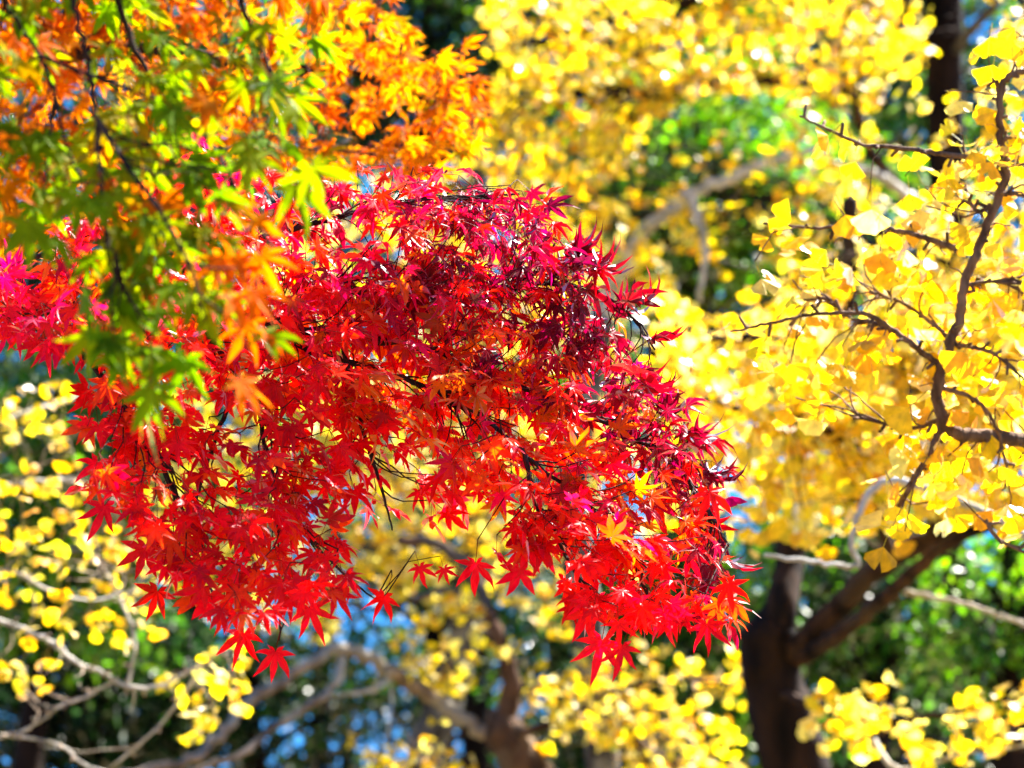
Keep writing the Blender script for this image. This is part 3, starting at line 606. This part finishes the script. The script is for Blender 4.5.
# ================================================================== bare trunks between
def bare(label, base_px, q, path, r0, r1, bark, limbs=(), name='woodland_tree', group='leaning woodland trees'):
    b = P(base_px[0], base_px[1], q); tr = Tree(name, label, 'tree', group, b[:2], bark, M_EVER)
    tr.trunk([(b[0], b[1], 0)] + W(path), r0, r1)
    for pts, a, c in limbs: tr.limb(W(pts), a, c, 8)
    return tr
pt = bare('pale leaning trunk between green leaves at the upper right', (610, 760), 9.4, [(604, 790, 9.4), (590, 640, 9.4), (572, 500, 9.4), (585, 400, 9.4), (600, 320, 9.4)], .07, .058, B_GREY)
pt.limb(W([(599, 325, 9.4), (618, 275, 9.4), (645, 232, 9.3), (690, 195, 9.3), (745, 172, 9.4), (790, 155, 9.7), (830, 150, 10.2)]), .038, .014, 10, bark=B_PALE)
pt.limb(W([(690, 195, 9.3), (705, 240, 9.2), (700, 300, 9.2)]), .02, .01, 8, bark=B_PALE)
# ================================================================== evergreens behind
def evergreen(label, px, py, q, w_, h_, nclump, per, cols, leaf=.09, trunk=True, up=.3, flat=.55, dens=.6, cl=.3, group='green trees of the wood behind'):
    c = P(px, py, q); tr = Tree('evergreen_tree', label, 'evergreen', group, c[:2], B_DARK, M_EVER)
    tr.trunk([(c[0], c[1], 0), (c[0] + U(-.1, .1), c[1], c[2] * .5), (c[0] + U(-.1, .1), c[1], c[2]), (c[0], c[1], c[2] + h_ * .45)], .13, .03, 10)
    crown = Mesh(); cols = np.array(cols)
    for _ in range(nclump):
        u = rv(); u = norm(u) * U(.25, 1) ** dens; cc = c + u * np.array([w_ / 2, w_ * .35, h_ / 2]); out = norm(u * np.array([1, 1, .6]))
        base = vary(cols[RNG.integers(len(cols))], .25); r = cl * U(.6, 1.3)
        a = np.array([c[0], c[1], cc[2] - U(.1, .5)]); mid = (a + cc) / 2 + rv(.06)
        crown.tube(np.array([a, mid, cc]), .016, .006, 4)
        for _ in range(per):
            o = cc + rv() * r * np.array([.55, .55, flat * .55]); tip = norm(out * .5 + rv(.7) + np.array([0, 0, -.25])); nr = np.array([0, 0, 1.0]) + rv(.55)
            k = vary(base, .2); crown.leaf(T_BL, int(RNG.integers(5)), frame(tip, nr), o, leaf * U(.7, 1.3), k, k, k)
    crown.build('crown', [B_DARK, M_EVER], tr.root, tr.base); return tr
BR = [(.16, .36, .015), (.24, .46, .02), (.11, .26, .015), (.36, .48, .03)]
MD = [(.08, .22, .018), (.12, .30, .02), (.05, .14, .015)]
DK = [(.018, .05, .014), (.025, .065, .018), (.035, .08, .018)]
TE = [(.08, .24, .08), (.13, .32, .11), (.05, .14, .05)]
evergreen('bright green leafy tree between the two yellow masses at the upper middle', 700, 190, 13.5, 1.6, 1.5, 95, 45, BR, .09)
evergreen('bright green tree behind the near ginkgo branch on the right', 840, 230, 14, 1.3, 1.3, 40, 40, BR, .09)
evergreen('dark green tree at the top middle beside the orange maple', 430, 60, 15, 1.5, 1.7, 120, 50, DK + MD[:1], .09)
evergreen('green tree behind the yellow crown along the top edge', 640, -10, 15, 1.8, 1.2, 50, 45, BR + MD, .09)
evergreen('mid green tree behind the dark fork at the lower right', 880, 600, 12, 1.4, 1.3, 70, 45, MD + DK[:2], .085)
evergreen('light green tree at the right edge below the yellow crown', 1010, 625, 9.3, .75, .85, 46, 34, MD + BR[:2], .06, cl=.17)
evergreen('dark green tree under the dark fork at the bottom right', 900, 740, 13.5, 2.2, .9, 60, 45, DK, .09)
evergreen('green tree between red leaves and the dark forked trunk', 715, 640, 13, 1.2, 1.5, 60, 45, MD + BR[:1], .085)
evergreen('dark green tree below the lowest red leaves', 610, 670, 14, 1.2, 1.2, 55, 50, DK + MD[:1], .09)
evergreen('teal green tree seen past the red leaves at the lower middle', 430, 560, 14, 1.3, .9, 40, 40, TE, .085)
evergreen('green tree at the left edge behind sparse yellow leaves', 50, 510, 13, 1.5, 1.6, 110, 45, MD + BR[:2], .085)
evergreen('dark green tree at the bottom left below the white bough', 90, 680, 14, 1.8, 1.2, 100, 50, DK, .09)
evergreen('dark green tree behind the long pale bough at the lower left', 260, 690, 14.5, 1.7, 1.0, 30, 50, DK + MD[:1], .09)
evergreen('shaded green tree behind the middle of the red leaves', 480, 420, 16, 2.4, 1.8, 80, 50, MD + DK, .1)
evergreen('shaded green tree behind the red leaves on the left', 200, 430, 16, 2.4, 2.0, 80, 50, MD + DK, .1)
evergreen('dark tree behind the orange leaves at the top left', 190, 120, 17, 3.0, 2.2, 150, 50, DK + MD, .1)
evergreen('dark tree behind the tall trunk at the top right', 930, 60, 16, 2.2, 2.0, 70, 50, DK + MD, .1)
evergreen('dark tree behind the dense yellow crown on the right', 930, 380, 17, 2.6, 1.8, 70, 50, DK, .1)
evergreen('dark tree behind the green leaves at the upper middle', 690, 280, 18, 2.6, 2.6, 90, 50, DK + MD, .1)
for px, py, lab in [(-40, 600, 'far dark tree at the left edge with blue sky between its twigs'), (180, 640, 'far dark tree above the white bough, pierced by blue sky'), (350, 730, 'far dark tree under the long pale bough at the bottom'),
                    (480, 690, 'far dark tree behind the grey leaning trunk'), (650, 730, 'far dark tree behind the yellow leaves at the bottom middle'), (800, 620, 'far dark tree seen through the dark fork'), (1000, 720, 'far dark tree at the bottom right corner'),
                    (40, 280, 'far dark tree behind the left arm of the red maple'), (330, 330, 'far dark tree hidden deep behind the red spray'), (560, 130, 'far dark tree behind the yellow leaves at the top middle'), (820, 100, 'far dark tree behind the long bare bough'), (1050, 250, 'far dark tree behind the right edge leaves')]:
    evergreen(lab, px, py, 22 + U(-1, 2), 3.0, 2.4, 42 if py > 590 and px < 500 else 60, 55, DK, .13, cl=.4)
